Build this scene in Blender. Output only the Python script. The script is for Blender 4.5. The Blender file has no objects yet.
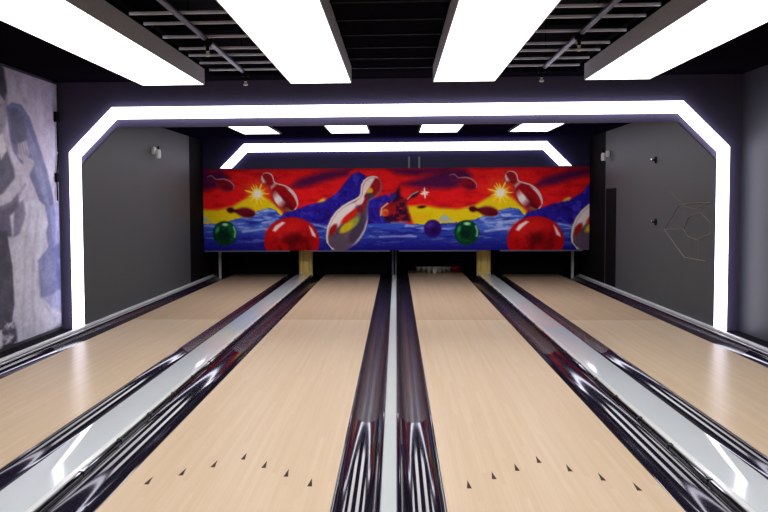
import bpy, bmesh, math, random
import numpy as np
random.seed(4)
D = bpy.data
SC = bpy.context.scene
COL = SC.collection

# ------------------------------------------------------------------ measures (metres)
F_PX = 950.0
YAW, PITCH, ROLL, PPX = 0.0599, 0.0571, -0.0053, -44.6
CAM = (0.037, 0.0, 1.392)
LANE0, LANE1 = 0.4, 18.24           # lanes run along +Y
PORTAL_Y = 10.3
BACK_Y = 16.9
ROOM_X = 3.67
ALC_X = 3.42
CEIL = 2.71
ALC_CEIL = 2.5
ROOM_Y0 = -2.5

# ------------------------------------------------------------------ helpers
def srgb(r, g, b):
    def f(c):
        c /= 255.0
        return c / 12.92 if c <= 0.04045 else ((c + 0.055) / 1.055) ** 2.4
    return (f(r), f(g), f(b), 1.0)

def mat(name, color, rough=0.5, spec=0.5, metal=0.0, emit=None, strength=0.0, noise=None, bump=0.0, coat=0.0, coat_rough=0.05):
    m = D.materials.new(name)
    m.use_nodes = True
    nt = m.node_tree
    b = nt.nodes['Principled BSDF']
    b.inputs['Base Color'].default_value = color
    b.inputs['Roughness'].default_value = rough
    b.inputs['Specular IOR Level'].default_value = spec
    b.inputs['Metallic'].default_value = metal
    b.inputs['Coat Weight'].default_value = coat
    b.inputs['Coat Roughness'].default_value = coat_rough
    if emit:
        b.inputs['Emission Color'].default_value = emit
        b.inputs['Emission Strength'].default_value = strength
    if noise:
        scale, amount = noise
        tc = nt.nodes.new('ShaderNodeTexCoord')
        n = nt.nodes.new('ShaderNodeTexNoise')
        n.inputs['Scale'].default_value = scale
        n.inputs['Detail'].default_value = 5
        nt.links.new(tc.outputs['Object'], n.inputs['Vector'])
        mx = nt.nodes.new('ShaderNodeMix')
        mx.data_type = 'RGBA'
        mx.inputs[6].default_value = tuple(c * (1 - amount) for c in color[:3]) + (1,)
        mx.inputs[7].default_value = tuple(min(1, c * (1 + amount)) for c in color[:3]) + (1,)
        nt.links.new(n.outputs['Fac'], mx.inputs[0])
        nt.links.new(mx.outputs[2], b.inputs['Base Color'])
        if bump:
            bp = nt.nodes.new('ShaderNodeBump')
            bp.inputs['Strength'].default_value = bump
            bp.inputs['Distance'].default_value = 0.01
            nt.links.new(n.outputs['Fac'], bp.inputs['Height'])
            nt.links.new(bp.outputs['Normal'], b.inputs['Normal'])
    return m

def maple():
    m = D.materials.new('maple lane boards')
    m.use_nodes = True
    nt = m.node_tree
    L = nt.links.new
    b = nt.nodes['Principled BSDF']
    tc = nt.nodes.new('ShaderNodeTexCoord')
    sep = nt.nodes.new('ShaderNodeSeparateXYZ')
    L(tc.outputs['Object'], sep.inputs[0])
    def math_(op, a, v):
        n = nt.nodes.new('ShaderNodeMath')
        n.operation = op
        L(a, n.inputs[0])
        if isinstance(v, (int, float)):
            n.inputs[1].default_value = v
        else:
            L(v, n.inputs[1])
        return n.outputs[0]
    board = math_('FLOOR', math_('MULTIPLY', sep.outputs['X'], 39 / 1.06), 0.0)
    seg = math_('FLOOR', math_('ADD', math_('MULTIPLY', sep.outputs['Y'], 0.55), math_('MULTIPLY', board, 0.37)), 0.0)
    cmb = nt.nodes.new('ShaderNodeCombineXYZ')
    L(board, cmb.inputs[0]); L(seg, cmb.inputs[1])
    wn = nt.nodes.new('ShaderNodeTexWhiteNoise')
    wn.noise_dimensions = '3D'
    L(cmb.outputs[0], wn.inputs[0])
    mp = nt.nodes.new('ShaderNodeMapping')
    mp.inputs['Scale'].default_value = (85, 1.1, 1)
    L(tc.outputs['Object'], mp.inputs[0])
    gn = nt.nodes.new('ShaderNodeTexNoise')
    gn.inputs['Scale'].default_value = 1.0
    gn.inputs['Detail'].default_value = 6
    L(mp.outputs[0], gn.inputs['Vector'])
    fac = math_('ADD', math_('MULTIPLY', wn.outputs[0], 0.35), math_('MULTIPLY', gn.outputs['Fac'], 0.65))
    rp = nt.nodes.new('ShaderNodeValToRGB')
    rp.color_ramp.elements[0].position = 0.1
    rp.color_ramp.elements[0].color = srgb(*MAPLE_DARK)
    rp.color_ramp.elements[1].position = 0.9
    rp.color_ramp.elements[1].color = srgb(*MAPLE_LIGHT)
    L(fac, rp.inputs[0])
    # thin dark line where two lane panels butt together
    fr = nt.nodes.new('ShaderNodeMath')
    fr.operation = 'FRACT'
    L(math_('MULTIPLY', math_('ADD', sep.outputs['Y'], 1.24), 1 / 12.0), fr.inputs[0])
    ln = math_('LESS_THAN', fr.outputs[0], 0.0015)
    mx = nt.nodes.new('ShaderNodeMix')
    mx.data_type = 'RGBA'
    L(math_('MULTIPLY', ln, 0.3), mx.inputs[0])
    L(rp.outputs[0], mx.inputs[6])
    mx.inputs[7].default_value = srgb(120, 85, 60)
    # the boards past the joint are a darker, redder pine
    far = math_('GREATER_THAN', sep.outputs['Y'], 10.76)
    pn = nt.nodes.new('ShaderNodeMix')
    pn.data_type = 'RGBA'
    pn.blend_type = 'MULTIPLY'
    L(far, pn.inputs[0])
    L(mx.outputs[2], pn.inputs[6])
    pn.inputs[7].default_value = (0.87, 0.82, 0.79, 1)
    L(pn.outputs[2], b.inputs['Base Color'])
    b.inputs['Roughness'].default_value = 0.27
    b.inputs['Specular IOR Level'].default_value = 0.008
    return m

def paint_mat(name, rough=0.5, spec=0.3):
    m = D.materials.new(name)
    m.use_nodes = True
    nt = m.node_tree
    a = nt.nodes.new('ShaderNodeVertexColor')
    a.layer_name = 'print'
    b = nt.nodes['Principled BSDF']
    nt.links.new(a.outputs[0], b.inputs['Base Color'])
    b.inputs['Roughness'].default_value = rough
    b.inputs['Specular IOR Level'].default_value = spec
    return m

def link(name, me, m, parent=None):
    o = D.objects.new(name, me)
    COL.objects.link(o)
    if m:
        me.materials.append(m)
    if parent:
        o.parent = parent
    return o

class MB:
    """collects shapes and links them as one mesh object"""
    def __init__(self):
        self.bm = bmesh.new()
    def box(self, x0, x1, y0, y1, z0, z1):
        v = [self.bm.verts.new(p) for p in [(x0,y0,z0),(x1,y0,z0),(x1,y1,z0),(x0,y1,z0),(x0,y0,z1),(x1,y0,z1),(x1,y1,z1),(x0,y1,z1)]]
        for f in [(3,2,1,0),(4,5,6,7),(0,1,5,4),(1,2,6,5),(2,3,7,6),(3,0,4,7)]:
            self.bm.faces.new([v[i] for i in f])
        return self
    def prism_y(self, pts, y0, y1):
        """outline in x,z pushed along y"""
        a = [self.bm.verts.new((x, y0, z)) for x, z in pts]
        b = [self.bm.verts.new((x, y1, z)) for x, z in pts]
        n = len(pts)
        self.bm.faces.new(a); self.bm.faces.new(b[::-1])
        for i in range(n):
            self.bm.faces.new([a[i], b[i], b[(i+1) % n], a[(i+1) % n]])
        return self
    def prism_x(self, pts, x0, x1):
        a = [self.bm.verts.new((x0, y, z)) for y, z in pts]
        b = [self.bm.verts.new((x1, y, z)) for y, z in pts]
        n = len(pts)
        self.bm.faces.new(a); self.bm.faces.new(b[::-1])
        for i in range(n):
            self.bm.faces.new([a[i], b[i], b[(i+1) % n], a[(i+1) % n]])
        return self
    def tube(self, p, q, r, seg=12):
        from mathutils import Vector
        p, q = Vector(p), Vector(q)
        d = (q - p).normalized()
        u = d.orthogonal().normalized(); w = d.cross(u)
        A = [self.bm.verts.new(p + r * (math.cos(t) * u + math.sin(t) * w)) for t in [2 * math.pi * i / seg for i in range(seg)]]
        B = [self.bm.verts.new(q + r * (math.cos(t) * u + math.sin(t) * w)) for t in [2 * math.pi * i / seg for i in range(seg)]]
        self.bm.faces.new(A[::-1]); self.bm.faces.new(B)
        for i in range(seg):
            self.bm.faces.new([A[i], A[(i+1) % seg], B[(i+1) % seg], B[i]])
        return self
    def lathe(self, prof, c, seg=20, axis='z'):
        """profile of (radius, height) turned about an axis through c"""
        rings = []
        for r, h in prof:
            ring = []
            for i in range(seg):
                t = 2 * math.pi * i / seg
                a, b = r * math.cos(t), r * math.sin(t)
                if axis == 'z': p = (c[0] + a, c[1] + b, c[2] + h)
                elif axis == 'x': p = (c[0] + h, c[1] + a, c[2] + b)
                else: p = (c[0] + a, c[1] + h, c[2] + b)
                ring.append(self.bm.verts.new(p))
            rings.append(ring)
        for A, B in zip(rings, rings[1:]):
            for i in range(seg):
                self.bm.faces.new([A[i], A[(i+1) % seg], B[(i+1) % seg], B[i]])
        self.bm.faces.new(rings[0][::-1]); self.bm.faces.new(rings[-1])
        return self
    def build(self, name, m, parent=None, bevel=0.0, smooth=False, origin=None):
        if bevel:
            bmesh.ops.remove_doubles(self.bm, verts=self.bm.verts, dist=1e-5)
            ed = [e for e in self.bm.edges if len(e.link_faces) == 2 and e.calc_face_angle(0) > 0.5]
            bmesh.ops.bevel(self.bm, geom=ed, offset=bevel, segments=2, affect='EDGES', profile=0.5)
        bmesh.ops.recalc_face_normals(self.bm, faces=self.bm.faces)
        if origin:
            bmesh.ops.translate(self.bm, verts=self.bm.verts, vec=(-origin[0], -origin[1], -origin[2]))
        me = D.meshes.new(name)
        self.bm.to_mesh(me); self.bm.free()
        if smooth:
            me.polygons.foreach_set('use_smooth', [True] * len(me.polygons))
            me.set_sharp_from_angle(angle=math.radians(40))
        o = link(name, me, m, parent)
        if origin and not parent:
            o.location = origin
        return o

def tag(o, label, cat, group=None):
    o['label'] = label; o['category'] = cat
    if group: o['group'] = group
    return o
def empty(name, label, cat, loc=(0, 0, 0), group=None):
    o = D.objects.new(name, None)
    COL.objects.link(o)
    o.location = loc
    o.empty_display_size = 0.1
    return tag(o, label, cat, group)
def struct(o):
    o['kind'] = 'structure'
    return o
def place(o, root, part=None):
    """mesh built in world coordinates becomes a part of root"""
    o.parent = part or root
    o.data.transform(__import__('mathutils').Matrix.Translation(-root.location))
    return o

# ------------------------------------------------------------------ materials
MAPLE_DARK = (207, 181, 153)
MAPLE_LIGHT = (219, 196, 171)
M = {}
M['lane'] = maple()
M['arrow'] = mat('dark walnut inlay', srgb(66, 46, 38), 0.5, 0.02)
M['deck'] = mat('pin deck', srgb(96, 66, 48), 0.4, 0.3, noise=(6, .2))
M['gutter'] = mat('black glossy gutter plastic', srgb(30, 25, 40), 0.06, 0.2, noise=(3, .25))
M['gutter_dull'] = mat('dull black gutter plastic', srgb(36, 30, 42), 0.24, 0.12, noise=(3, .25))
M['bumper'] = mat('black glossy rail', srgb(12, 11, 16), 0.06, 0.8, noise=(5, .2))
M['cap'] = mat('pale grey laminate', srgb(212, 217, 224), 0.06, 0.3, noise=(2.5, .03))
M['cap_matte'] = mat('pale grey matt laminate', srgb(192, 198, 200), 0.35, 0.2, noise=(2.5, .03))
M['cap_edge'] = mat('light edge trim', srgb(240, 241, 242), 0.2, 0.5, noise=(4, .03))
M['silver'] = mat('pale silver trim', srgb(238, 238, 244), 0.22, 0.8, metal=0.0, noise=(9, .06))
M['wall'] = mat('charcoal wall paint', srgb(76, 80, 83), 0.55, 0.3, noise=(1.6, .06), bump=0.02)
M['wall_side'] = mat('dark grey wall paint', srgb(58, 58, 68), 0.5, 0.2, noise=(1.6, .08))
M['wall_front'] = mat('charcoal portal paint', srgb(72, 67, 90), 0.6, 0.25, noise=(2, .06))
M['navy'] = mat('navy ceiling paint', srgb(22, 17, 48), 0.8, 0.0, noise=(2, .1))
M['back'] = mat('navy black paint', srgb(30, 25, 66), 0.6, 0.25, noise=(2, .08))
M['black'] = mat('matt black paint', srgb(17, 16, 19), 0.8, 0.05, noise=(3, .1))
M['black_soft'] = mat('black ceiling board', srgb(15, 13, 20), 0.9, 0.0, noise=(4, .12))
M['void'] = mat('dark plenum', srgb(14, 12, 20), 0.9, 0.1, noise=(1, .2))
M['bar'] = mat('grey painted steel bar', srgb(216, 220, 240), 0.5, 0.4, noise=(7, .08))
M['pipe'] = mat('dark steel pipe', srgb(84, 84, 108), 0.4, 0.4, noise=(7, .1))
M['housing'] = mat('dark grey textured housing', srgb(165, 163, 170), 0.7, 0.3, noise=(55, .35), bump=0.2)
M['box_light'] = mat('white light diffuser', srgb(245, 246, 245), 0.5, 0.2, emit=(1.0, 0.995, 0.98, 1), strength=3.45, noise=(2, .01))
M['panel_light'] = mat('ceiling panel diffuser', srgb(245, 245, 248), 0.5, 0.2, emit=(0.98, 0.97, 1.0, 1), strength=3.8, noise=(2, .01))
M['strip_light'] = mat('tube light diffuser', srgb(245, 245, 250), 0.5, 0.2, emit=(0.86, 0.84, 1.0, 1), strength=5.6, noise=(2, .01))
M['white_plastic'] = mat('white plastic', srgb(225, 225, 228), 0.4, 0.4, noise=(6, .03))
M['gold'] = mat('brass sheet', srgb(228, 196, 112), 0.4, 0.5, metal=0.35, noise=(8, .1))
M['pin'] = mat('white bowling pin', srgb(232, 230, 225), 0.25, 0.5, noise=(3, .02))
M['pin_red'] = mat('red pin band', srgb(180, 20, 30), 0.3, 0.5, noise=(3, .05))
M['red_ball'] = mat('red bowling ball', srgb(190, 15, 35), 0.15, 0.5, noise=(8, .2))
M['teal_ball'] = mat('teal bowling ball', srgb(25, 95, 105), 0.15, 0.5, noise=(8, .2))
M['line'] = mat('faint bronze outline', srgb(118, 108, 100), 0.5, 0.4, noise=(12, .15))
M['chrome'] = mat('chrome', srgb(220, 220, 225), 0.15, 0.5, metal=1.0, noise=(6, .03))
M['approach'] = mat('approach floor', srgb(205, 170, 132), 0.3, 0.3, noise=(3, .06))
M['concrete'] = mat('dark floor slab', srgb(40, 38, 40), 0.8, 0.2, noise=(3, .15))
M['mural'] = paint_mat('printed mural', 0.6, 0.03)
M['photo'] = paint_mat('printed photo wall', 0.55, 0.2)

# ------------------------------------------------------------------ painting of the two prints
def lin(c):
    c = np.asarray(c, float) / 255.0
    return np.where(c <= 0.04045, c / 12.92, ((c + 0.055) / 1.055) ** 2.4)

class Canvas:
    def __init__(self, U, V, base):
        self.U, self.V = U, V
        self.c = np.ones(U.shape + (3,)) * np.array(base, float)
    def blend(self, a, color):
        a = np.clip(a, 0, 1)[..., None]
        self.c = self.c * (1 - a) + np.array(color, float) * a
    def ell(self, cx, cy, rx, ry, ang=0, soft=0.7):
        t = math.radians(ang)
        x, y = self.U - cx, self.V - cy
        p = x * math.cos(t) + y * math.sin(t); q = -x * math.sin(t) + y * math.cos(t)
        d = (np.sqrt((p / rx) ** 2 + (q / ry) ** 2) - 1) * min(rx, ry)
        return np.clip(0.5 - d / (2 * soft), 0, 1)
    def poly(self, pts, soft=0.7):
        x, y = self.U, self.V
        inside = np.zeros(x.shape, bool)
        dist = np.full(x.shape, 1e9)
        n = len(pts)
        for i in range(n):
            (x0, y0), (x1, y1) = pts[i], pts[(i + 1) % n]
            dx, dy = x1 - x0, y1 - y0
            t = np.clip(((x - x0) * dx + (y - y0) * dy) / (dx * dx + dy * dy + 1e-9), 0, 1)
            dist = np.minimum(dist, np.hypot(x - x0 - t * dx, y - y0 - t * dy))
            if y0 != y1:
                c = (y0 > y) != (y1 > y)
                inside ^= c & (x < dx * (y - y0) / dy + x0)
        return np.clip(0.5 + np.where(inside, dist, -dist) / (2 * soft), 0, 1)
    def stroke(self, pts, w, soft=0.6):
        x, y = self.U, self.V
        dist = np.full(x.shape, 1e9)
        for (x0, y0), (x1, y1) in zip(pts, pts[1:]):
            dx, dy = x1 - x0, y1 - y0
            t = np.clip(((x - x0) * dx + (y - y0) * dy) / (dx * dx + dy * dy + 1e-9), 0, 1)
            dist = np.minimum(dist, np.hypot(x - x0 - t * dx, y - y0 - t * dy))
        return np.clip(0.5 + (w / 2 - dist) / (2 * soft), 0, 1)

def vnoise(x, y, seed):
    rs = np.random.RandomState(seed)
    tab = rs.rand(256, 256)
    xi, yi = np.floor(x).astype(int), np.floor(y).astype(int)
    fx, fy = x - xi, y - yi
    fx = fx * fx * (3 - 2 * fx); fy = fy * fy * (3 - 2 * fy)
    g = lambda a, b: tab[a % 256, b % 256]
    return (g(xi, yi) * (1 - fx) + g(xi + 1, yi) * fx) * (1 - fy) + (g(xi, yi + 1) * (1 - fx) + g(xi + 1, yi + 1) * fx) * fy
def fbm(x, y, seed, o=4):
    s, a, t = 0, 1.0, 0
    for i in range(o):
        s = s + a * vnoise(x * 2 ** i, y * 2 ** i, seed + i); t += a; a *= 0.5
    return s / t

P = 243.0
PIN_S = [0, .02, .06, .12, .18, .23, .27, .31, .36, .42, .5, .6, .7, .8, .9, .96, 1.0]
PIN_W = [0, .26, .46, .58, .56, .44, .34, .33, .44, .62, .83, .97, 1.0, .93, .72, .50, 0]
def paint_pin(C, head, base, ratio, body, dark, rim, headcol, glow=False, big=False):
    """a painted bowling pin lying from head to base; ratio = full width over length"""
    dx, dy = base[0] - head[0], base[1] - head[1]
    ln = math.hypot(dx, dy)
    x, y = C.U - head[0], C.V - head[1]
    sl = (x * dx + y * dy) / ln
    q = (x * dy - y * dx) / ln          # positive towards the upper right of a pin that leans right
    sN = sl / ln
    hw = np.interp(sN, PIN_S, PIN_W) * ln * ratio / 2
    def m(inset, soft=.55, shift=0.0):
        d = np.minimum(hw - inset - np.abs(q - shift), np.minimum(sl - inset, ln - inset - sl))
        return np.clip(.5 + d / (2 * soft), 0, 1)
    t = q / np.maximum(hw, .3)
    side = -t if big else t
    C.blend(m(-.5, 1.0) * .5, dark)
    C.blend(m(0) * np.clip(.45 + 1.1 * side + .5 * (sN > .5), .18, 1), rim)
    th = max(.55, ln * ratio * .06)
    core = m(th, .7)
    C.blend(core, body)
    C.blend(core * np.clip((.42 - sN) * 14, 0, 1), headcol)
    C.blend(core * np.clip(1 - np.abs(t + .25) / .55, 0, 1) * np.clip((sN - .55) * 6, 0, 1) * .8, dark)
    if glow:
        C.blend(m(th) * np.clip((-t - .12) * 5, 0, 1) * np.clip(1 - np.abs(sN - .6) / .2, 0, 1) * 1.3, (240, 234, 226))
        C.blend(m(th) * np.clip((t - .66) * 8, 0, 1) * np.clip((sN - .5) * 8, 0, 1), (240, 226, 220))
        C.blend(m(th) * np.clip((-t - .4) * 5, 0, 1) * np.clip((sN - .78) * 8, 0, 1), (96, 104, 66))
        C.blend(m(th * .5) * np.clip(1 - np.abs(sN - .33) / .05, 0, 1) * .8, (226, 200, 190))
        C.blend(m(th * .5) * np.clip((-t - .3) * 4, 0, 1) * np.clip((.2 - sN) * 14, 0, 1), (228, 206, 190))
    if big:
        u = np.clip(t, -1.3, 1.3)
        def E(tc, sc, rt, rs, sl, soft, color, a=1.0):
            # an oval patch on the pin, slanted by sl
            d = np.sqrt(((u - tc - sl * (sN - sc)) / rt) ** 2 + ((sN - sc) / rs) ** 2)
            C.blend(m(th, 1) * np.clip((1 - d) / soft, 0, 1) * a, color)
        E(-.62, .60, .42, .27, -.6, .3, (240, 234, 226))
        E(-.62, .17, .55, .20, -.4, .3, (240, 230, 220))
        E(-.3, .34, .5, .08, 0, .4, (236, 222, 214))
        E(.62, .62, .42, .30, 0, .5, (70, 60, 80))
        E(.1, .90, .95, .13, 0, .5, (92, 78, 96))
        E(-.16, .55, .26, .17, -1.2, .35, (206, 36, 26))
        E(.12, .64, .30, .16, -1.6, .4, (150, 160, 60))
        E(.0, .69, .26, .11, -1.6, .4, (206, 186, 40))
        E(-.62, .80, .22, .10, -.6, .4, (150, 30, 28))
        E(.3, .12, .5, .10, 0, .4, (146, 26, 32))
        E(.05, .19, .35, .05, 0, .4, (214, 176, 44))
        E(.45, .24, .6, .05, 0, .4, (76, 56, 64))
        E(.2, .42, .4, .06, 0, .4, (120, 30, 44))
        C.blend(m(.2, .6) * np.clip((t - .86) * 9, 0, 1) * np.clip((sN - .42) * 10, 0, 1) * np.clip((.86 - sN) * 10, 0, 1), (226, 218, 220))
def paint_bowling(U, V):
    """flying pins, balls, sunset, mountain and sea; the motif repeats every 243 units"""
    C = Canvas(U, V, (222, 28, 32))
    n = fbm(U / 14, V / 4.5, 3)
    C.blend((n - 0.5) * 1.6, (150, 14, 28))
    C.blend((fbm(U / 20 + 7, V / 6, 9) - 0.56) * 3, (232, 50, 36))
    C.blend((3.0 - V) / 8, (90, 14, 40))
    for k in (-1, 0, 1):
        o = k * P
        S = lambda pts: [(x + o, y) for x, y in pts]
        # dark drifting clouds
        for pts in ([(200,16),(221,10),(244,2),(262,1),(270,8),(262,16),(247,21),(218,20)], [(88,19),(96,11),(122,3),(150,0),(146,7),(124,12),(106,18)], [(186,0),(250,0),(240,4),(215,8),(195,6)]):
            C.blend(C.poly(S(pts), 3.2) * 0.85, (52, 18, 74))
        # yellow horizon and glow
        C.blend(C.poly(S([(-38,38),(-22,37),(-5,40),(14,41),(30,37),(44,29),(55,24),(66,30),(78,40),(84,50),(60,56),(-30,58)]), 1.8), (226, 206, 24))
        C.blend(C.poly(S([(-34,46),(-15,46),(-15,52),(-34,53)]), 3) * .5, (226, 170, 30))
        C.blend(C.ell(120 + o, 33, 4.5, 2.4, -30, 1), (226, 190, 60))
    # sea of cloud
    T = np.mod(U + 40, P) - 40
    top = np.interp(T, [-40,-36,-30,-10,0,15,22,35,44,55,65,74,80,86,122,163,190,203], [55,55,56,56,55,54,53,50,46,42,39,42,49,54,54,54,54,55])
    top = top + (fbm(U / 4, V / 40, 21) - 0.5) * 3
    C.blend((V - top) / 1.2 + .5, (58, 88, 190))
    sea = np.clip((V - top) / 1.2, 0, 1)
    C.blend(sea * np.clip((V - 58) / 22, 0, 1) * 1.0, (28, 26, 124))
    st = fbm(U / 13, V / 2.1, 31)
    C.blend(sea * np.clip((st - 0.54) * 4.5, 0, .8) * np.clip((80 - V) / 22, 0, 1), (166, 192, 236))
    C.blend(sea * np.clip((fbm(U / 16, V / 2.6, 41) - 0.55) * 5, 0, .8), (34, 34, 130))
    puff = fbm(U / 9, V / 3.4, 91)
    near = np.exp(-((T - 52) / 34.0) ** 2)
    C.blend(sea * near * np.clip((66 - V) / 8, 0, 1) * np.clip((puff - .38) * 3.2, 0, .85), (112, 150, 222))
    C.blend(sea * near * np.clip((64 - V) / 8, 0, 1) * np.clip((puff - .56) * 5, 0, .8), (180, 200, 240))
    for k in (-1, 0, 1):
        o = k * P
        S = lambda pts: [(x + o, y) for x, y in pts]
        for pts, w in (([(178,68.5),(192,68),(214,68)], 1.5), ([(186,54.5),(205,53.5)], 1.3), ([(112,56),(122,58),(126,60)], 1.5), ([(40,63),(62,60),(78,62)], 2.0), ([(60,54),(72,52)], 2)):
            C.blend(C.stroke(S(pts), w, .9) * .75, (190, 205, 238))
        # white glints on the water rim
        C.blend(C.poly(S([(236,53),(239,49),(243,46),(247,50),(252,53)]), 1) * .8, (150, 180, 230))
        # mountain
        mt = C.poly(S([(76,51),(82,44),(96,40),(106,36.5),(122,33),(135,25),(142,16),(150,6),(157,3.5),(164,7),(167,20),(174,30),(184,26),(190,30),(192,50),(188,55),(122,56),(96,52)]), .9)
        C.blend(mt, (40, 28, 142))
        C.blend(mt * np.clip((fbm(U / 5, V / 5, 51) - .5) * 4, 0, .8), (66, 60, 190))
        C.blend(mt * np.clip((fbm(U / 6, V / 6, 61) - .55) * 4, 0, .7), (34, 16, 92))
        # sun
        x, y = U - 55 - o, V - 25
        r = np.hypot(x, y); a = np.arctan2(y, x)
        C.blend(np.exp(-(r / 9.5) ** 2) * .8, (250, 196, 40))
        ray = 5.5 + 5.5 * np.abs(np.cos(a * 5.5)) ** 10 + 4 * np.abs(np.cos(a * 3.5 + .7)) ** 18 + 3 * np.abs(np.cos(a * 8 + .2)) ** 12
        C.blend((ray - r) / 3.0, (255, 228, 60))
        C.blend((6.6 - r) / 4.0, (255, 252, 226))
        # small bright star
        x, y = U - 223 - o, V - 25
        r = np.hypot(x, y); a = np.arctan2(y, x)
        C.blend((1.6 + 3.5 * np.abs(np.cos(2 * a + .3)) ** 10 + 2.5 * np.abs(np.sin(3 * a)) ** 14 - r) / 2.2 + np.exp(-(r / 3.5) ** 2), (255, 232, 216))
        # knocked-over pins in the shade of the mountain
        C.blend(C.poly(S([(180,47),(184,36),(190,33),(193,24),(198,18),(199,26),(204,33),(207,45),(209,53),(184,54)]), 2.0) * np.clip(.7 + (fbm(U / 4, V / 4, 83) - .4) * 3, 0, 1), (48, 14, 44))
        C.blend(C.ell(186 + o, 41, 9, 6.5, -28), (150, 26, 32))
        C.blend(C.ell(183 + o, 44, 4, 3.5, -28), (212, 120, 60))
        C.blend(C.ell(184 + o, 45, 2.4, 2), (206, 60, 36))
        C.blend(C.stroke(S([(179,47),(180,40),(186,35)]), 1.2), (225, 205, 190))
        C.blend(C.stroke(S([(188,37),(200,33),(208,31)]), 2.6), (120, 22, 34))
        C.blend(C.ell(213 + o, 26.5, 5.2, 2.6, -32), (66, 22, 34))
        C.blend(C.stroke(S([(206,31),(210,26.5),(216,23.5)]), .9), (220, 190, 180))
        C.blend(C.ell(191 + o, 28, 4, 3, -40), (46, 40, 120))
        C.blend(C.ell(220 + o, 38.8, 4.2, 1.5, -6), (60, 14, 30))
        # little pin, top
        paint_pin(C, (4.2 + o, 8.0), (31.5 + o, 19.6), 0.40, (128, 18, 36), (92, 14, 40), (232, 212, 214), (82, 24, 70))
        # little pin, middle
        paint_pin(C, (23.5 + o, 40.4), (53 + o, 45.2), 0.34, (104, 16, 28), (66, 8, 22), (180, 110, 96), (70, 12, 24))
        # tall pin
        paint_pin(C, (60.5 + o, 4.8), (93.5 + o, 41), 0.46, (146, 14, 24), (80, 10, 26), (240, 230, 222), (150, 24, 32), glow=True)
        # red ball
        C.blend(C.ell(89.5 + o, 73, 28, 24.5), (172, 14, 20))
        C.blend(C.ell(90 + o, 76, 20, 16, 0, 3) * np.clip((fbm(U / 6, V / 6, 85) - .42) * 4, 0, .75), (96, 6, 14))
        C.blend(C.ell(84 + o, 61, 18, 9, -12, 4) * .6, (222, 40, 36))
        C.blend(C.ell(91 + o, 71, 8, 6, 0, 3.5) * .85, (84, 6, 12))
        C.blend(C.ell(101 + o, 78, 14, 4, -50, 3) * .6, (110, 8, 14))
        C.blend(C.poly(S([(70,62),(73,57),(80,53),(83,54),(77,59),(73,63)]), .8), (250, 226, 214))
        C.blend(C.poly(S([(107,57),(110,60),(113.5,66),(114,69),(110,67)]), .8), (250, 216, 206))
        # green ball
        C.blend(C.ell(21.5 + o, 64.5, 12.3, 12.5), (10, 58, 36))
        C.blend(C.ell(21.5 + o, 64, 10, 10, 0, 2) * np.clip((fbm(U / 4, V / 4, 87) - .45) * 4, 0, .8), (28, 112, 52))
        C.blend(C.ell(21.5 + o, 66, 6, 6, 0, 3) * .85, (6, 32, 26))
        C.blend(C.ell(22 + o, 55.6, 3, 1.5), (170, 222, 170))
        C.blend(C.stroke(S([(30.5,58),(32.3,63),(31.5,68)]), 1.6), (130, 205, 150))
        C.blend(C.ell(14 + o, 61, 1.6, 3.4, 20), (60, 150, 96))
        # violet ball
        C.blend(C.ell(231 + o, 60.5, 8.8, 9), (48, 20, 104))
        C.blend(C.ell(228 + o, 57, 3.2, 2.4, 0, 2) * .7, (92, 64, 166))
        C.blend(C.ell(232 + o, 62.5, 4, 4, 0, 2) * .8, (30, 8, 66))
        # big pin
        L_ = paint_pin(C, (176.5 + o, 8.6), (130.5 + o, 81.5), 0.42, (112, 92, 96), (74, 60, 78), (234, 226, 216), (140, 24, 32), glow=False, big=True)
    C.c += (fbm(U / 1.5, V / 1.5, 71) - .5)[..., None] * 16
    g = C.c.mean(-1, keepdims=True)
    return np.clip((g + (C.c - g) * 1.06) * np.array([1.0, .96, 1.0]), 0, 255)

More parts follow.
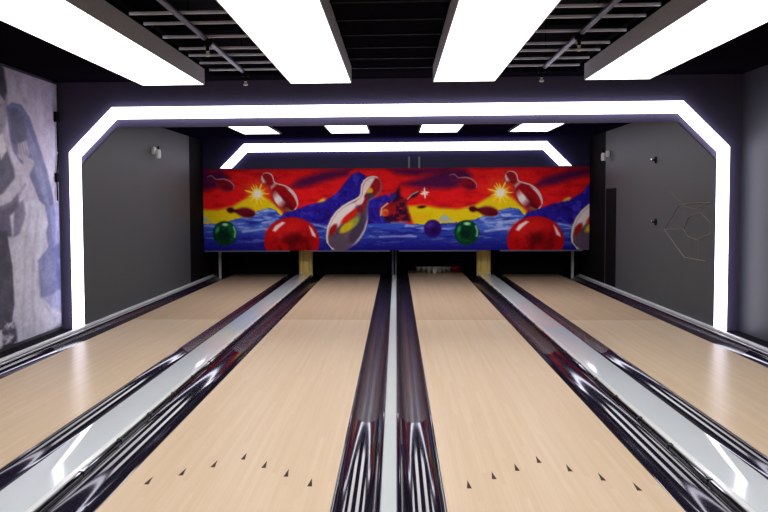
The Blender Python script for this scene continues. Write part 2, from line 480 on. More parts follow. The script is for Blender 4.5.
def paint_couple(PX, PY):
    """grey-violet vintage picture of an embracing couple, in the units of its own sketch"""
    C = Canvas(PX, PY, (186, 181, 194))
    C.blend((150 - PY) / 170, (166, 158, 178))
    C.blend(C.ell(36, 150, 22, 70, 0, 14) * .35, (206, 190, 204))
    # man's coat and trousers
    C.blend(C.poly([(-60,140),(0,140),(8,146),(14,166),(18,196),(12,234),(-60,240)], 1.2), (92, 86, 106))
    C.blend(C.poly([(-40,228),(7,228),(11,262),(12,300),(9,322),(-40,330)], .8), (70, 66, 80))
    # rocks and ground under them
    C.blend((PY - 318) / 8, (150, 146, 158))
    nn = fbm(PX / 4, PY / 5, 5)
    C.blend(C.poly([(-60,316),(10,316),(15,332),(14,348),(-60,372)], 1.5) * np.clip((nn - .42) * 5, 0, .9), (78, 74, 86))
    C.blend(C.poly([(-60,316),(10,316),(15,332),(14,348),(-60,372)], 1.5) * np.clip((.45 - nn) * 6, 0, .8), (206, 204, 210))
    # man's head
    C.blend(C.ell(1, 112, 9, 34, 4, 1.2), (148, 138, 150))
    C.blend(C.poly([(-30,62),(2,65),(8,72),(10,92),(8,102),(3,96),(-4,94),(-30,96)], 1.2), (54, 48, 62))
    C.blend(C.ell(1, 107, 4, 2, 10, 1) * .7, (84, 76, 92))
    C.blend(C.ell(2, 127, 3.6, 1.6, 0, .8) * .6, (104, 88, 104))
    C.blend(C.poly([(0,140),(6,134),(9,150),(4,160)], 1), (208, 204, 210))
    # partner's hair, shoulder and veil
    C.blend(C.poly([(9,108),(14,102),(22,102),(29,112),(33,124),(39,144),(45,166),(50,190),(53,215),(52,250),(46,262),(42,225),(36,196),(27,170),(20,160),(14,150),(11,130)], 1), (104, 104, 142))
    C.blend(C.poly([(11,110),(18,106),(24,116),(26,134),(20,146),(13,140)], 1.4), (82, 78, 110))
    C.blend(C.poly([(27,124),(34,140),(42,172),(47,205),(42,200),(34,170),(28,145)], 1.2) * .8, (134, 136, 172))
    # hand and arm
    C.blend(C.poly([(18,142),(26,138),(29,150),(25,160),(18,156)], 1), (172, 164, 176))
    C.blend(C.stroke([(-4,202),(8,196),(20,178),(28,160)], 10, 1.2), (182, 176, 186))
    C.blend(C.stroke([(2,208),(14,200),(24,182)], 2, 1) * .6, (124, 116, 134))
    for j in range(4):
        C.blend(C.stroke([(19 + j * 2.4, 152), (17 + j * 2.4, 140)], 1.2, .6) * .6, (126, 116, 134))
    # white dress flaring to the floor
    C.blend(C.poly([(10,214),(22,200),(34,196),(42,204),(45,224),(38,252),(34,276),(36,300),(46,316),(58,326),(58,336),(34,342),(14,348),(13,300),(14,262)], 1.1), (196, 193, 202))
    for pts in ([(28,206),(22,250),(20,300),(18,344)], [(36,206),(30,250),(28,300),(30,340)], [(33,282),(40,310),(50,330)]):
        C.blend(C.stroke(pts, 2.2, 1.4) * .5, (158, 154, 170))
    C.blend(C.poly([(14,204),(22,198),(24,212),(18,232),(12,236)], 1.2) * .75, (104, 100, 120))
    # shaded field to the right of the dress
    C.blend(C.poly([(34,262),(44,250),(52,244),(57,246),(57,298),(46,302),(36,302)], 1.2) * .85, (104, 106, 150))
    C.blend(C.poly([(37,302),(57,298),(57,322),(48,316)], 1.2) * .7, (134, 136, 172))
    C.blend(C.poly([(47,206),(56,198),(57,246),(50,250)], 1.2) * .7, (150, 152, 186))
    C.c += ((fbm(PX / 2.2, PY / 2.2, 15) - .5) * 30 + (fbm(PX / 5, PY / 14, 19) - .5) * 46)[..., None]
    return np.clip((C.c - 150) * 1.15 + 152, 0, 255) * np.array([.98, .98, 1.02])

def print_mesh(name, origin, eu, ev, nu, nv, colors):
    """a printed sheet: grid of (nu+1)x(nv+1) points from origin along eu, ev"""
    o, eu, ev = map(np.array, (origin, eu, ev))
    a = np.linspace(0, 1, nu + 1); b = np.linspace(0, 1, nv + 1)
    A, B = np.meshgrid(a, b)
    co = (o + A[..., None] * eu + B[..., None] * ev).reshape(-1, 3)
    i = np.arange((nu + 1) * (nv + 1)).reshape(nv + 1, nu + 1)
    q = np.stack([i[:-1, :-1], i[:-1, 1:], i[1:, 1:], i[1:, :-1]], -1).reshape(-1, 4)
    me = D.meshes.new(name)
    me.from_pydata(co.tolist(), [], q.tolist())
    at = me.color_attributes.new('print', 'FLOAT_COLOR', 'POINT')
    c = np.ones((len(co), 4)); c[:, :3] = lin(colors.reshape(-1, 3))
    at.data.foreach_set('color', c.astype(np.float32).ravel())
    me.update()
    return me

# ------------------------------------------------------------------ the room
def sbox(name, m, *a):
    return struct(MB().box(*a).build(name, m))

sbox('floor', M['concrete'], -3.9, 3.9, ROOM_Y0, 20.0, -0.3, -0.14)
sbox('floor_approach', M['approach'], -ROOM_X, ROOM_X, ROOM_Y0, LANE0, -0.14, 0.0)
sbox('trim_1', M['black'], -ROOM_X, -3.44, LANE0, PORTAL_Y, -0.14, -0.002)
sbox('trim_2', M['black'], 3.44, ROOM_X, LANE0, PORTAL_Y, -0.14, -0.002)
sbox('wall_left', M['wall_side'], -ROOM_X - 0.12, -ROOM_X, ROOM_Y0, PORTAL_Y + 0.05, -0.14, 3.3)
sbox('wall_right', M['wall_side'], ROOM_X, ROOM_X + 0.12, ROOM_Y0, PORTAL_Y + 0.05, -0.14, 3.3)
sbox('wall_alcove_left', M['wall'], -ALC_X - 0.12, -ALC_X, PORTAL_Y + 0.05, 15.78, -0.14, 2.75)
sbox('wall_alcove_right', M['wall'], ALC_X, ALC_X + 0.12, PORTAL_Y + 0.05, 15.65, -0.14, 2.75)
sbox('wall_pit_left', M['black'], -ALC_X - 0.12, -ALC_X, 15.78, 19.8, -0.14, 2.75)
sbox('wall_pit_right', M['black'], ALC_X, ALC_X + 0.12, 15.65, 19.8, -0.14, 2.75)
sbox('wall_pit_back', M['black'], -ALC_X, ALC_X, 19.7, 19.8, -0.14, 2.75)
sbox('ceiling_alcove', M['navy'], -ALC_X - 0.12, ALC_X + 0.12, PORTAL_Y + 0.05, 19.8, ALC_CEIL, 2.6)
sbox('wall_back', M['back'], -ALC_X, ALC_X, BACK_Y, BACK_Y + 0.08, 0.56, ALC_CEIL)

# portal wall: U-shaped face with chamfered corners
OX, OZ, OC = 3.4195, 2.215, 0.40
def arch(hw, top, ch, bottom=0.0):
    return [(-hw, bottom), (-hw, top - ch), (-hw + ch, top), (hw - ch, top), (hw, top - ch), (hw, bottom)]
outer = [(-ROOM_X, -0.14), (-ROOM_X, 3.3), (ROOM_X, 3.3), (ROOM_X, -0.14)]
struct(MB().prism_y(outer + arch(OX, OZ, OC, -0.14)[::-1], PORTAL_Y, PORTAL_Y + 0.05).build('wall_portal', M['wall_front']))

# ceiling: black boards with two open bays, dark void above
BX0, BX1 = 1.0, 1.87
sbox('ceiling', M['black_soft'], -BX0, BX0, ROOM_Y0, PORTAL_Y, CEIL, CEIL + 0.05)
sbox('ceiling_left', M['black_soft'], -ROOM_X, -BX1, ROOM_Y0, PORTAL_Y, CEIL, CEIL + 0.05)
sbox('ceiling_right', M['black_soft'], BX1, ROOM_X, ROOM_Y0, PORTAL_Y, CEIL, CEIL + 0.05)
sbox('ceiling_end_left', M['black_soft'], -BX1, -BX0, 9.9, PORTAL_Y, CEIL, CEIL + 0.05)
sbox('ceiling_end_right', M['black_soft'], BX0, BX1, 9.9, PORTAL_Y, CEIL, CEIL + 0.05)
sbox('ceiling_slab', M['void'], -ROOM_X, ROOM_X, ROOM_Y0, PORTAL_Y, 3.25, 3.3)
MBs = MB()
for y in [3.2 + 0.62 * i for i in range(11)]:
    MBs.box(-0.42, 0.42, y, y + 0.05, CEIL - 0.012, CEIL)
struct(MBs.build('trim_3', M['black']))

# ------------------------------------------------------------------ lanes with arrows
ARROW = [(-0.406, 4.63), (-0.27, 4.79), (-0.135, 4.945), (0, 5.10), (0.135, 4.945), (0.27, 4.79), (0.406, 4.63)]
LC = [-2.575, -0.795, 0.795, 2.575]
lane_lab = ['outermost maple bowling lane beside the black-and-white photo wall',
            'maple bowling lane directly left of the narrow centre divider',
            'maple bowling lane directly right of the narrow centre divider',
            'outermost maple bowling lane beside the plain charcoal wall on the right']
for cx, lb in zip(LC, lane_lab):
    t = empty('bowling_lane', lb, 'bowling lane', (cx, LANE0, 0), 'bowling lanes')
    MB().box(-0.53, 0.53, 0, LANE1 - LANE0, -0.14, 0).build('lane_bed', M['lane'], t)
    MB().box(-0.53, 0.53, LANE1 - LANE0, 19.25 - LANE0, -0.14, -0.001).build('pin_deck', M['deck'], t)
    for ax, ay in ARROW:
        y = ay - LANE0
        b = MB()
        p = [(ax - 0.012, y - 0.065), (ax + 0.012, y - 0.065), (ax, y + 0.07)]
        lo = [b.bm.verts.new((px, py, -0.004)) for px, py in p]; hi = [b.bm.verts.new((px, py, 0.0012)) for px, py in p]
        b.bm.faces.new(hi); b.bm.faces.new(lo[::-1])
        for i in range(3): b.bm.faces.new([lo[i], lo[(i+1) % 3], hi[(i+1) % 3], hi[i]])
        b.build('lane_arrow', M['arrow'], t)

# ------------------------------------------------------------------ gutters
GUT_HALF = 50
def gutter_profile(x0, x1):
    """open channel from the lane edge x0 to the divider x1 (x0 may be right of x1)"""
    w = x1 - x0
    up = [(0.0, -0.003), (0.04, -0.003)]
    n = 96
    half = math.radians(GUT_HALF)
    for i in range(n + 1):
        t = half * (-1 + 2 * i / n)
        fx = 0.49 + 0.43 * math.sin(t) / math.sin(half)
        z = -0.006 - 0.43 * abs(w) * (math.cos(t) - math.cos(half)) / math.sin(half)
        up.append((fx, z))
    up += [(0.95, -0.003), (0.96, 0.012), (1.0, 0.012)]
    lowr = [(1.0, -0.1), (0.0, -0.1)]
    return [(x0 + f * w, z) for f, z in up + lowr]
gut = [(-3.105, -3.335, 'black glossy gutter between photo wall rail and outermost left lane'),
       (-2.045, -1.84, 'black glossy gutter on left side of the left wide pale divider'),
       (-1.325, -1.57, 'black glossy gutter on right side of the left wide pale divider'),
       (-0.265, -0.04, 'black glossy gutter just left of the narrow centre divider'),
       (0.265, 0.04, 'black glossy gutter just right of the narrow centre divider'),
       (1.325, 1.57, 'black glossy gutter on left side of the right wide pale divider'),
       (2.045, 1.84, 'black glossy gutter on right side of the right wide pale divider'),
       (3.105, 3.335, 'black glossy gutter between outermost right lane and charcoal wall rail')]
for x0, x1, lb in gut:
    t = empty('gutter', lb, 'gutter', ((x0 + x1) / 2, LANE0, -0.1), 'lane gutters')
    yj = 6.14 if abs(x0) < 1 else 9.0      # a polished front section butts against a duller rear one
    a = place(MB().prism_y(gutter_profile(x0, x1), LANE0, yj - 0.002).build('front_section', M['gutter'], smooth=True), t)
    a['label'] = 'polished black front section'
    a = place(MB().prism_y(gutter_profile(x0, x1), yj + 0.002, 17.68).build('rear_section', M['gutter_dull'], smooth=True), t)
    a['label'] = 'duller dark rear section'

# ------------------------------------------------------------------ dividers
CROWN = 1.0
TILT = 0.08
def crown(x0, x1, z, rad, tilt=0.0, n=24):
    """cross-section of a cap whose top is gently rounded"""
    c, h = (x0 + x1) / 2, (x1 - x0) / 2
    pts = [(c + h * (-1 + 2 * i / n), z + math.sqrt(rad * rad - (h * (-1 + 2 * i / n)) ** 2) - math.sqrt(rad * rad - h * h) + tilt * h * (-1 + 2 * i / n)) for i in range(n + 1)]
    return pts + [(x1, -0.13), (x0, -0.13)]
for s, lb in ((-1, 'wide pale grey divider cap between the two left lanes'), (1, 'wide pale grey divider cap between the two right lanes')):
    t = empty('divider_cap', lb, 'divider', (s * 1.705, LANE0, -0.14), 'wide divider caps')
    A = lambda a, b: sorted((s * a, s * b))
    x = A(1.607, 1.838)
    place(MB().prism_y(crown(x[0], x[1], 0.022, CROWN, s * TILT), LANE0, 17.68).build('top_panel', M['cap'], smooth=True), t)
    x = A(1.572, 1.606)
    place(MB().box(x[0], x[1], LANE0, 17.68, -0.13, 0.036).build('edge_strip', M['cap_edge'], bevel=0.006), t)
    x = A(1.8385, 1.8395)
    place(MB().box(x[0], x[1], LANE0, 17.68, -0.12, 0.026).build('side_line', M['pipe']), t)
    # low bumper rail standing in the gutter edge
    b = empty('bumper_rail', 'black bumper rail with clip joints along the %s wide pale divider' % ('left' if s < 0 else 'right'), 'bumper rail', (s * 1.555, LANE0, 0), 'bumper rails')
    x = A(1.543, 1.567)
    place(MB().box(x[0], x[1], LANE0, 17.66, 0.0125, 0.036).build('rail_bar', M['bumper'], bevel=0.008), b)
    for i in range(24):
        y = 2.0 + i * 0.66
        x = A(1.538, 1.5695)
        place(MB().box(x[0], x[1], y, y + 0.035, 0.0125, 0.040).build('rail_clip', M['bumper'], bevel=0.004), b)
t = empty('center_divider', 'narrow pale grey divider strip running between the two middle lanes', 'divider', (0, LANE0, -0.14))
place(MB().box(-0.036, 0.036, LANE0, 17.68, -0.13, 0.030).build('top_panel', M['cap_matte'], bevel=0.005), t)
place(MB().box(0.0365, 0.0395, LANE0, 17.68, -0.13, 0.022).build('side_strip', M['pipe']), t)
place(MB().box(-0.0395, -0.0365, LANE0, 17.68, -0.13, 0.022).build('side_strip', M['pipe']), t)

# rails along the walls
for s, lb in ((-1, 'silver-edged rail along the foot of the left wall'), (1, 'silver-edged rail along the foot of the right wall')):
    t = empty('wall_rail', lb, 'rail', (s * 3.39, LANE0, -0.14), 'wall rails')
    A = lambda a, b: sorted((s * a, s * b))
    x = A(3.3365, 3.4185)
    place(MB().box(x[0], x[1], LANE0, 17.66, -0.13, 0.012).build('rail_body', M['bumper'], bevel=0.003), t)
    x = A(3.384, 3.4185)
    place(MB().box(x[0], x[1], LANE0, 17.66, 0.0125, 0.042).build('top_trim', M['silver'], bevel=0.006), t)
    x = A(3.338, 3.352)
    place(MB().box(x[0], x[1], LANE0, 17.66, 0.0125, 0.02).build('lip_trim', M['silver'], bevel=0.003), t)

# ------------------------------------------------------------------ light boxes under the ceiling
boxes = [(-2.48, -1.856, 'long glowing ceiling light box nearest the photo wall'),
         (-1.0, -0.398, 'long glowing ceiling light box above the lane left of centre'),
         (0.398, 1.0, 'long glowing ceiling light box above the lane right of centre'),
         (1.856, 2.48, 'long glowing ceiling light box nearest the right wall')]
LY0, LY1, LZ = -1.5, 9.4, 2.556
for x0, x1, lb in boxes:
    t = empty('light_box', lb, 'ceiling light', ((x0 + x1) / 2, (LY0 + LY1) / 2, LZ), 'long ceiling light boxes')
    b = MB()
    k = 0.008
    b.box(x0, x0 + k, LY0, LY1, LZ, CEIL); b.box(x1 - k, x1, LY0, LY1, LZ, CEIL)
    b.box(x0 + k, x1 - k, LY0, LY0 + k, LZ, CEIL); b.box(x0 + k, x1 - k, LY1 - k, LY1, LZ, CEIL)
    place(b.build('housing', M['housing']), t)
    place(MB().box(x0 + k, x1 - k, LY0 + k, LY1 - k, LZ + 0.001, LZ + 0.02).build('diffuser', M['box_light']), t)

# ceiling panels in the alcove
for i, (x0, x1) in enumerate([(-2.37, -1.80), (-0.98, -0.385), (0.405, 0.99), (1.81, 2.40)]):
    lb = ['small ceiling panel light at far left behind the portal', 'small ceiling panel light left of centre behind the portal',
          'small ceiling panel light right of centre behind the portal', 'small ceiling panel light at far right behind the portal'][i]
    t = empty('panel_light', lb, 'ceiling light', ((x0 + x1) / 2, 13.0, ALC_CEIL), 'alcove ceiling panels')
    b = MB()
    b.box(x0 - .02, x0, 10.9, 15.12, ALC_CEIL - 0.03, ALC_CEIL); b.box(x1, x1 + .02, 10.9, 15.12, ALC_CEIL - 0.03, ALC_CEIL)
    b.box(x0, x1, 10.9, 10.92, ALC_CEIL - 0.03, ALC_CEIL); b.box(x0, x1, 15.1, 15.12, ALC_CEIL - 0.03, ALC_CEIL)
    place(b.build('panel_frame', M['back']), t)
    place(MB().box(x0, x1, 10.92, 15.1, ALC_CEIL - 0.025, ALC_CEIL - 0.002).build('diffuser', M['panel_light']), t)

# ------------------------------------------------------------------ glowing outline strips
def strip(root, hw, top, ch, w, bottom, y, d, legs=True, foot=None):
    """bent light strip: outer outline and inner outline offset by w, in front of plane y by d"""
    k = w * (math.sqrt(2) - 1)
    if foot is None:
        o = arch(hw, top, ch, bottom)
        i = [(-hw + w, bottom), (-hw + w, top - ch - k), (-hw + ch + k, top - w), (hw - ch - k, top - w), (hw - w, top - ch - k), (hw - w, bottom)]
    else:
        o = [(-hw, top - ch), (-hw + ch, top), (hw - ch, top), (hw, top - ch)]
        kk = w * math.sqrt(2)
        i = [(-hw + kk, top - ch), (-hw + ch + k, top - w), (hw - ch - k, top - w), (hw - kk, top - ch)]
    return o, i
t = empty('light_strip', 'white light strip outlining the large front portal opening', 'strip light', (0, PORTAL_Y, 0))
o, i = strip(t, 3.534, 2.430, 0.483, 0.127, 0.0, PORTAL_Y, .02)
place(MB().prism_y(o + i[::-1], PORTAL_Y - 0.055, PORTAL_Y - 0.035).build('diffuser', M['strip_light']), t)
o2, i2 = strip(t, 3.515, 2.404, 0.471, 0.069, 0.0, PORTAL_Y, .02)
place(MB().prism_y(o2 + i2[::-1], PORTAL_Y - 0.0345, PORTAL_Y - 0.0005).build('backing_profile', M['back']), t)
t = empty('light_strip', 'white light strip above the colourful bowling mural at the back', 'strip light', (0, BACK_Y, 2.0))
o, i = strip(t, 3.09, 2.426, 0.426, 0.145, 2.0, BACK_Y, .02, foot=1)
place(MB().prism_y(o + i[::-1], BACK_Y - 0.06, BACK_Y - 0.04).build('diffuser', M['strip_light']), t)
o2, i2 = strip(t, 3.04, 2.396, 0.396, 0.085, 2.0, BACK_Y, .02, foot=1)
place(MB().prism_y(o2 + i2[::-1], BACK_Y - 0.0395, BACK_Y - 0.0005).build('backing_profile', M['back']), t)

# ------------------------------------------------------------------ printed bowling mural on the masking panel
NU, NV = 800, 176
Ug, Vg = np.meshgrid(np.linspace(0, 385, NU + 1), np.linspace(0, 82, NV + 1))
t = empty('bowling_mural', 'colourful mural of flying pins and balls over the far lane ends', 'mural', (0, BACK_Y - 0.05, 0.527))
MZ0, MZ1 = 0.527, 1.978
me = print_mesh('printed_sheet', (-3.405, BACK_Y - 0.062, MZ1), (6.81, 0, 0), (0, 0, MZ0 - MZ1), NU, NV, paint_bowling(Ug, Vg))
for p in me.polygons: pass
s = link('printed_sheet', me, M['mural'])
place(s, t)
place(MB().box(-3.405, 3.405, BACK_Y - 0.061, BACK_Y - 0.0005, MZ0, MZ1).build('backing_panel', M['black']), t)
for a, b in ((-3.395, -1.86), (-1.5, -0.08), (0.08, 1.5), (1.86, 3.3)):
    place(MB().box(a, b, BACK_Y - 0.064, BACK_Y - 0.03, MZ0 - 0.022, MZ0 - 0.002).build('bottom_trim', M['pipe']), t)

for xx in (0.25, 0.43):
    place(MB().box(xx, xx + 0.03, BACK_Y - 0.03, BACK_Y - 0.0005, MZ1 + 0.001, MZ1 + 0.2).build('hanger_bracket', M['pipe']), t)

# ------------------------------------------------------------------ photo wall on the left
NY, NZ = 330, 270
YY, ZZ = np.meshgrid(np.linspace(6.0, PORTAL_Y - 0.06, NY + 1), np.linspace(2.68, 0.035, NZ + 1))
PXg = 395 - 3486.0 / YY + 0.0
# sketch units: px grows along the wall, py down the picture
PYg = 201.5 - (ZZ - 1.392) * 950.0 / 9.5
PXg = (YY - 8.62) / (10.3 - 8.62) * 59
s_ = 59 * 9.5 / (10.3 - 8.62)
PYg = 201.5 - (ZZ - 1.392) / (1.392) * 142
t = empty('photo_mural', 'black-and-white photo mural of an embracing couple covering the left wall', 'mural', (-ROOM_X, 8.0, 0.03))
me = print_mesh('printed_sheet', (-ROOM_X + 0.012, 6.0, 2.68), (0, PORTAL_Y - 6.06, 0), (0, 0, 0.035 - 2.68), NY, NZ, paint_couple(PXg, PYg))
place(link('printed_sheet', me, M['photo']), t)
place(MB().box(-ROOM_X + 0.0005, -ROOM_X + 0.011, 6.0, PORTAL_Y - 0.06, 0.035, 2.68).build('backing_board', M['white_plastic']), t)

# cable bracket on the corner beside the photo mural
t = empty('cable_bracket', 'small dark cable bracket at the right edge of the photo mural', 'bracket', (-ROOM_X + 0.012, 10.2, 2.33))
place(MB().box(-ROOM_X + 0.013, -ROOM_X + 0.05, 10.13, 10.21, 2.27, 2.38).build('clamp', M['black'], bevel=0.006), t)
place(MB().tube((-ROOM_X + 0.03, 10.19, 2.27), (-ROOM_X + 0.03, 10.19, 1.95), 0.008).build('cable', M['black'], smooth=True), t)
t = empty('cable_hanger', 'thin dark cable loop hanging low on the photo mural edge', 'cable', (-ROOM_X + 0.012, 10.16, 1.7))
b = MB()
b.tube((-ROOM_X + 0.03, 10.2, 1.93), (-ROOM_X + 0.03, 10.15, 1.7), 0.009).tube((-ROOM_X + 0.03, 10.15, 1.7), (-ROOM_X + 0.03, 10.15, 1.42), 0.009)
place(b.build('cable', M['black'], smooth=True), t)
place(MB().box(-ROOM_X + 0.013, -ROOM_X + 0.045, 10.12, 10.18, 1.62, 1.72).build('clamp', M['black'], bevel=0.005), t)

# ------------------------------------------------------------------ open bays: bar grids, pipes, sprinklers
for s, lb in ((-1, 'grey bar grid in the open ceiling bay on the left'), (1, 'grey bar grid in the open ceiling bay on the right')):
    t = empty('ceiling_grid', lb, 'ceiling grid', (s * 1.43, 6.5, CEIL), 'open ceiling grids')
    for y in (9.72, 9.24, 8.76, 8.37, 7.78, 7.19, 6.80, 6.2, 5.6, 5.0, 4.4, 3.8):
        place(MB().box(s * 1.43 - 0.46, s * 1.43 + 0.46, y - 0.013, y + 0.013, 2.737, 2.757).build('grid_bar', M['bar'], bevel=0.002), t)
    for xx in (BX0 - 0.025, BX1 + 0.0):
        place(MB().box(min(s * xx, s * (xx + .02)), max(s * xx, s * (xx + .02)), ROOM_Y0 + .1, 9.88, 2.766, 2.80).build('side_rail', M['black']), t)
    p = empty('sprinkler_pipe', 'dark sprinkler pipe running under the %s bar grid' % ('left' if s < 0 else 'right'), 'pipe', (s * 1.465, 6.0, 2.69), 'sprinkler pipes')
    place(MB().tube((s * 1.45, ROOM_Y0 + 0.1, 2.70), (s * 1.49, 9.58, 2.70), 0.021).build('pipe', M['pipe'], smooth=True), p)
    for y in (1.0, 4.0, 6.9, 9.3):
        place(MB().tube((s * 1.468, y, 2.715), (s * 1.468, y, 3.2495), 0.006, 8).build('hanger_rod', M['black'], smooth=True), p)
    for y in (7.6, 9.52):
        x = s * 1.465
        h = place(MB().tube((x, y, 2.70), (x, y, 2.60), 0.014).build('sprinkler_stem', M['black'], smooth=True), p)
        hd = MB().lathe([(0.008, 0.0), (0.02, 0.004), (0.024, 0.014), (0.016, 0.024), (0.010, 0.036), (0.016, 0.044)], (x, y, 2.555), 14).build('sprinkler_head', M['white_plastic'], smooth=True)
        place(hd, p, h)
        place(MB().lathe([(0.032, 0), (0.036, 0.01), (0.036, 0.045), (0.028, 0.055)], (x, y, 2.645), 14).build('pipe_collar', M['black'], smooth=True), p)

# ------------------------------------------------------------------ pit: kickbacks, brass covers, sweeps, pins
def kick(x0, x1, lb):
    return tag(MB().box(x0, x1, 17.73, 19.6, -0.13, 1.1).build('kickback_panel', M['black'], bevel=0.004, origin=((x0 + x1) / 2, 18.8, -0.13)), lb, 'panel', 'kickback panels')
kick(-1.84, -1.57, 'black kickback panel behind the left brass cover')
kick(1.57, 1.84, 'black kickback panel behind the right brass cover')
t = empty('kickback_panel', 'dark kickback panel with thin grey edges behind the centre divider', 'panel', (0, 18.8, -0.13), 'kickback panels')
place(MB().box(-0.06, 0.06, 17.73, 19.6, -0.13, 1.1).build('board', M['black'], bevel=0.004), t)
for xx in (-0.045, 0.012):
    place(MB().box(xx, xx + 0.03, 17.705, 17.729, 0.0, 1.0).build('edge_strip', M['pipe']), t)
for s, nm in ((-1, 'left'), (1, 'right')):
    t = empty('kickback_panel', 'dark kickback panel with a pale front post at the %s wall' % nm, 'panel', (s * 3.36, 18.8, -0.13), 'kickback panels')
    x = sorted((s * 3.255, s * 3.41))
    place(MB().box(x[0], x[1], 17.76, 19.6, -0.13, 1.1).build('board', M['black']), t)
    x = sorted((s * 3.26, s * 3.305))
    place(MB().box(x[0], x[1], 17.70, 17.759, -0.13, 1.0).build('front_post', M['white_plastic'], bevel=0.004), t)
    # brass covers with flutes and two screws
    t = empty('brass_cover', 'fluted brass cover at the far end of the %s wide pale divider' % nm, 'cover', (s * 1.685, 17.71, 0.03), 'brass covers')
    x0, x1 = s * 1.655 - 0.13, s * 1.655 + 0.13
    pl = place(MB().box(x0, x1, 17.705, 17.728, 0.0, 1.0).build('plate', M['gold'], bevel=0.003), t)
    for j in range(5):
        xx = x0 + 0.02 + j * 0.056
        if j in (0, 1, 3, 4) :
            place(MB().tube((xx, 17.70, 0.09), (xx, 17.70, 1.0), 0.014, 10).build('flute', M['gold'], smooth=True), t)
    for xx in (x0 + 0.04, x1 - 0.04):
        place(MB().lathe([(0.022, 0.0), (0.022, -0.008), (0.012, -0.014)], (xx, 17.705, 0.06), 12, 'y').build('screw', M['white_plastic'], smooth=True), t, pl)

sweep_lab = ['black sweep board closing the end of the outermost left lane', 'black sweep board closing the end of the lane left of centre',
             'raised black sweep board above the white pins right of centre', 'black sweep board closing the end of the outermost right lane']
for i, cx in enumerate(LC):
    z0 = 0.012 if i != 2 else 0.15
    t = empty('sweep_board', sweep_lab[i], 'sweep board', (cx, 18.1, z0), 'sweep boards')
    place(MB().box(cx - 0.60, cx + 0.60, 18.07, 18.10, z0 + 0.0, z0 + 0.62).build('board', M['black'], bevel=0.004), t) if abs(cx) > 1 else place(MB().box(cx - 0.68, cx + 0.68, 18.07, 18.10, z0, z0 + 0.62).build('board', M['black'], bevel=0.004), t)
    if i == 2:
        place(MB().box(0.0605, cx - 0.6805, 18.05, 18.11, z0 + 0.3, z0 + 0.4).build('arm', M['black']), t)
        place(MB().box(cx + 0.6805, 1.5695, 18.05, 18.11, z0 + 0.3, z0 + 0.4).build('arm', M['black']), t)
    place(MB().box(cx - 0.52, cx + 0.52, 18.055, 18.069, z0 + 0.03, z0 + 0.06).build('rib', M['black'], bevel=0.003), t)

PIN = [(0.0258, 0.0), (0.0285, 0.004), (0.036, 0.02), (0.0497, 0.055), (0.0573, 0.086), (0.0605, 0.114), (0.0578, 0.149), (0.0495, 0.184), (0.035, 0.219), (0.0248, 0.24), (0.0234, 0.254), (0.0238, 0.275), (0.027, 0.3), (0.0315, 0.328), (0.0323, 0.344), (0.030, 0.36), (0.022, 0.374), (0.008, 0.381)]
pin_names = ['front centre white pin standing closest to the lane right of centre',
             'white pin in the second row at left behind the front pin', 'white pin in the second row at right behind the front pin',
             'white pin at the left end of the third row', 'white pin in the middle of the third row', 'white pin at the right end of the third row',
             'white pin at the far left of the back row', 'white pin second from left in the back row', 'white pin second from right in the back row', 'white pin at the far right of the back row']
proto = None
k = 0
for row in range(4):
    for j in range(row + 1):
        px = 0.775 + (j - row / 2) * 0.2 + (0.0 if row else 0)
        py = 18.32 + row * 0.22
        if proto is None:
            r = proto = empty('bowling_pin', '', 'bowling pin', (px, py, 0), 'pins at the lane end')
            MB().lathe(PIN, (0, 0, 0), 20).build('pin_body', M['pin'], r, smooth=True)
            MB().lathe([(0.0250, 0.243), (0.0250, 0.252)], (0, 0, 0), 20).build('neck_band', M['pin_red'], r, smooth=True)
        else:
            r = proto.copy(); COL.objects.link(r); r.location = (px, py, 0)
            for ch in list(proto.children):
                c = ch.copy(); COL.objects.link(c); c.parent = r
        r['label'] = pin_names[k]; k += 1

def ball(x, y, z, m, lb):
    bm = bmesh.new()
    bmesh.ops.create_uvsphere(bm, u_segments=28, v_segments=18, radius=0.108)
    me = D.meshes.new('bowling_ball'); bm.to_mesh(me); bm.free()
    me.polygons.foreach_set('use_smooth', [True] * len(me.polygons))
    o = link('bowling_ball', me, m)
    o.location = (x, y, z)
    tag(o, lb, 'bowling ball')
ball(1.21, 18.75, 0.109, M['red_ball'], 'red bowling ball half hidden beside the pins right of centre')

# ------------------------------------------------------------------ fixtures on the alcove walls
def fixture(s, y, z, lb):
    t = empty('wall_sensor', lb, 'sensor', (s * ALC_X, y, z), 'alcove wall sensors')
    x = lambda a, b: sorted((s * (ALC_X - a), s * (ALC_X - b)))
    a = x(0.0005, 0.05)
    place(MB().box(a[0], a[1], y - 0.05, y + 0.05, z - 0.03, z + 0.07).build('bracket', M['white_plastic'], bevel=0.008), t)
    place(MB().lathe([(0.03, 0), (0.038, 0.015), (0.038, 0.10), (0.028, 0.125)], (s * (ALC_X - 0.09), y, z - 0.09), 16).build('sensor_body', M['white_plastic'], smooth=True), t)
    place(MB().tube((s * (ALC_X - 0.09), y, z + 0.035), (s * (ALC_X - 0.09), y, z + 0.08), 0.012).build('antenna', M['black'], smooth=True), t)
fixture(-1, 13.36, 2.11, 'small white sensor high on the left alcove wall')
fixture(1, 15.40, 2.11, 'small white sensor above the dark recess on the right')
def spot(y, z, lb):
    t = empty('wall_hook', lb, 'hook', (ALC_X, y, z), 'wall hooks')
    place(MB().lathe([(0.045, -0.0005), (0.045, -0.012), (0.02, -0.016)], (ALC_X, y, z), 14, 'x').build('base_plate', M['black'], smooth=True), t)
    place(MB().lathe([(0.016, -0.014), (0.018, -0.05), (0.026, -0.06), (0.01, -0.068)], (ALC_X, y, z), 14, 'x').build('peg', M['chrome'], smooth=True), t)
spot(12.66, 1.913, 'upper small chrome hook on the right alcove wall')
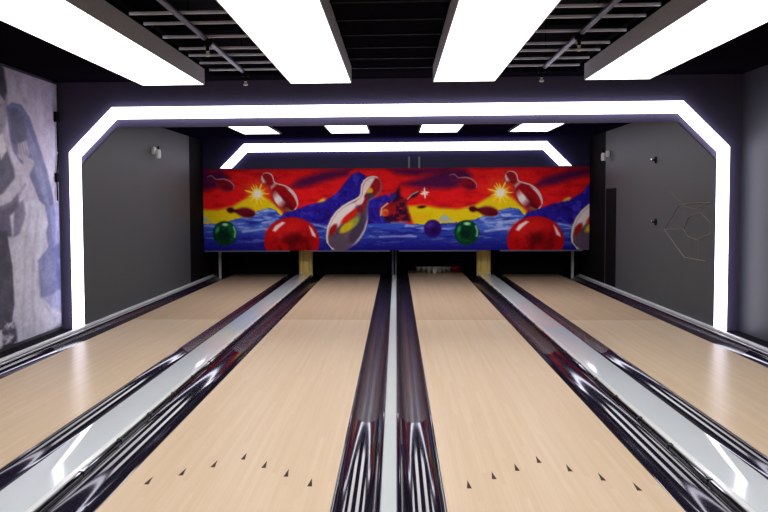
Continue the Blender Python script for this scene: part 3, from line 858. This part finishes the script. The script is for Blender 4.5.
spot(12.62, 1.106, 'lower small chrome hook on the right alcove wall')

d = struct(MB().box(ALC_X - 0.012, ALC_X - 0.0005, 14.88, 15.56, 0.05, 1.58).build('recess_1', M['black'], bevel=0.003))  # thin black sheet put in for the darkness of a wall recess

# faint outlined hexagon emblem on the right alcove wall
t = empty('wall_emblem', 'faint bronze hexagon line drawing on the right alcove wall', 'wall decal', (ALC_X, 11.2, 1.1))
def wl(pts, close=False, w=0.012):
    b = MB()
    pts = list(pts) + ([pts[0]] if close else [])
    for p, q in zip(pts, pts[1:]):
        b.tube((ALC_X - 0.003, p[0], p[1]), (ALC_X - 0.003, q[0], q[1]), w / 2, 6)
    return b
place(wl([(12.22, 1.02), (11.60, 1.33), (10.97, 1.36), (10.47, 1.36)]).build('outline', M['line']), t)
place(wl([(12.22, 1.02), (11.38, 0.72), (10.61, 0.72)]).build('outline', M['line']), t)
place(wl([(11.42, 1.05), (11.22, 1.2), (10.80, 1.25), (10.47, 1.15), (10.47, 1.02), (10.91, 0.94), (11.26, 0.97)], True).build('inner_outline', M['line']), t)
place(wl([(12.22, 1.02), (11.42, 1.05)]).build('spoke', M['line']), t)
place(wl([(12.0, 1.51), (11.38, 1.31), (10.97, 1.29), (10.55, 1.36)]).build('spoke', M['line']), t)
place(wl([(11.1, 0.95), (11.1, 0.73)]).build('spoke', M['line']), t)
place(wl([(10.83, 0.96), (10.83, 0.73)]).build('spoke', M['line']), t)

MURAL_FILL = 8.2   # energy of an added, unseen fill light behind the header, brightening the mural
# ------------------------------------------------------------------ world, camera, exposure
w = D.worlds.new('dim hall behind')
SC.world = w
w.use_nodes = True
bg = w.node_tree.nodes['Background']
bg.inputs[0].default_value = (0.9, 0.92, 1.0, 1)
bg.inputs[1].default_value = 0.16

ld = D.lights.new('added_mural_fill', 'AREA')
ld.shape = 'RECTANGLE'
ld.size, ld.size_y = 6.2, 0.08
ld.spread = math.radians(24)
ld.energy = MURAL_FILL
ld.color = (1.0, 0.97, 0.95)
lo = D.objects.new('added_mural_fill', ld)
COL.objects.link(lo)
from mathutils import Matrix, Vector
lo.location = (0, PORTAL_Y + 0.2, 2.40)
lo.rotation_euler = (Vector((0, BACK_Y, 1.35)) - lo.location).to_track_quat('-Z', 'Z').to_euler()
pl = D.lights.new('added_pin_fill', 'AREA')  # added, unseen fill light above the deck that brightens the pins
pl.shape = 'RECTANGLE'
pl.size, pl.size_y = 0.9, 0.1
pl.energy = 2.2
po = D.objects.new('added_pin_fill', pl)
COL.objects.link(po)
po.location = (0.795, 18.2, 1.05)
po.rotation_euler = (math.radians(8), 0, 0)
c, s = math.cos(YAW), math.sin(YAW)
cp, sp = math.cos(PITCH), math.sin(PITCH)
r = Vector((c, s, 0)); fw = Vector((-s * cp, c * cp, -sp)); up = Vector((-s * sp, c * sp, cp))
cr, sr = math.cos(ROLL), math.sin(ROLL)
r2 = r * cr + up * sr
u2 = up * cr - r * sr
cd = D.cameras.new('camera')
cam = D.objects.new('camera', cd)
COL.objects.link(cam)
cam.matrix_world = Matrix(((r2.x, u2.x, -fw.x, CAM[0]), (r2.y, u2.y, -fw.y, CAM[1]), (r2.z, u2.z, -fw.z, CAM[2]), (0, 0, 0, 1)))
cd.sensor_width = 36.0
cd.lens = F_PX / 768 * 36.0
cd.shift_x = -PPX / 768
cd.clip_start = 0.05
SC.camera = cam

vs = SC.view_settings
vs.view_transform = 'Standard'
vs.look = 'None'
vs.exposure = 0.0
vs.gamma = 1.0
vs.use_curve_mapping = False
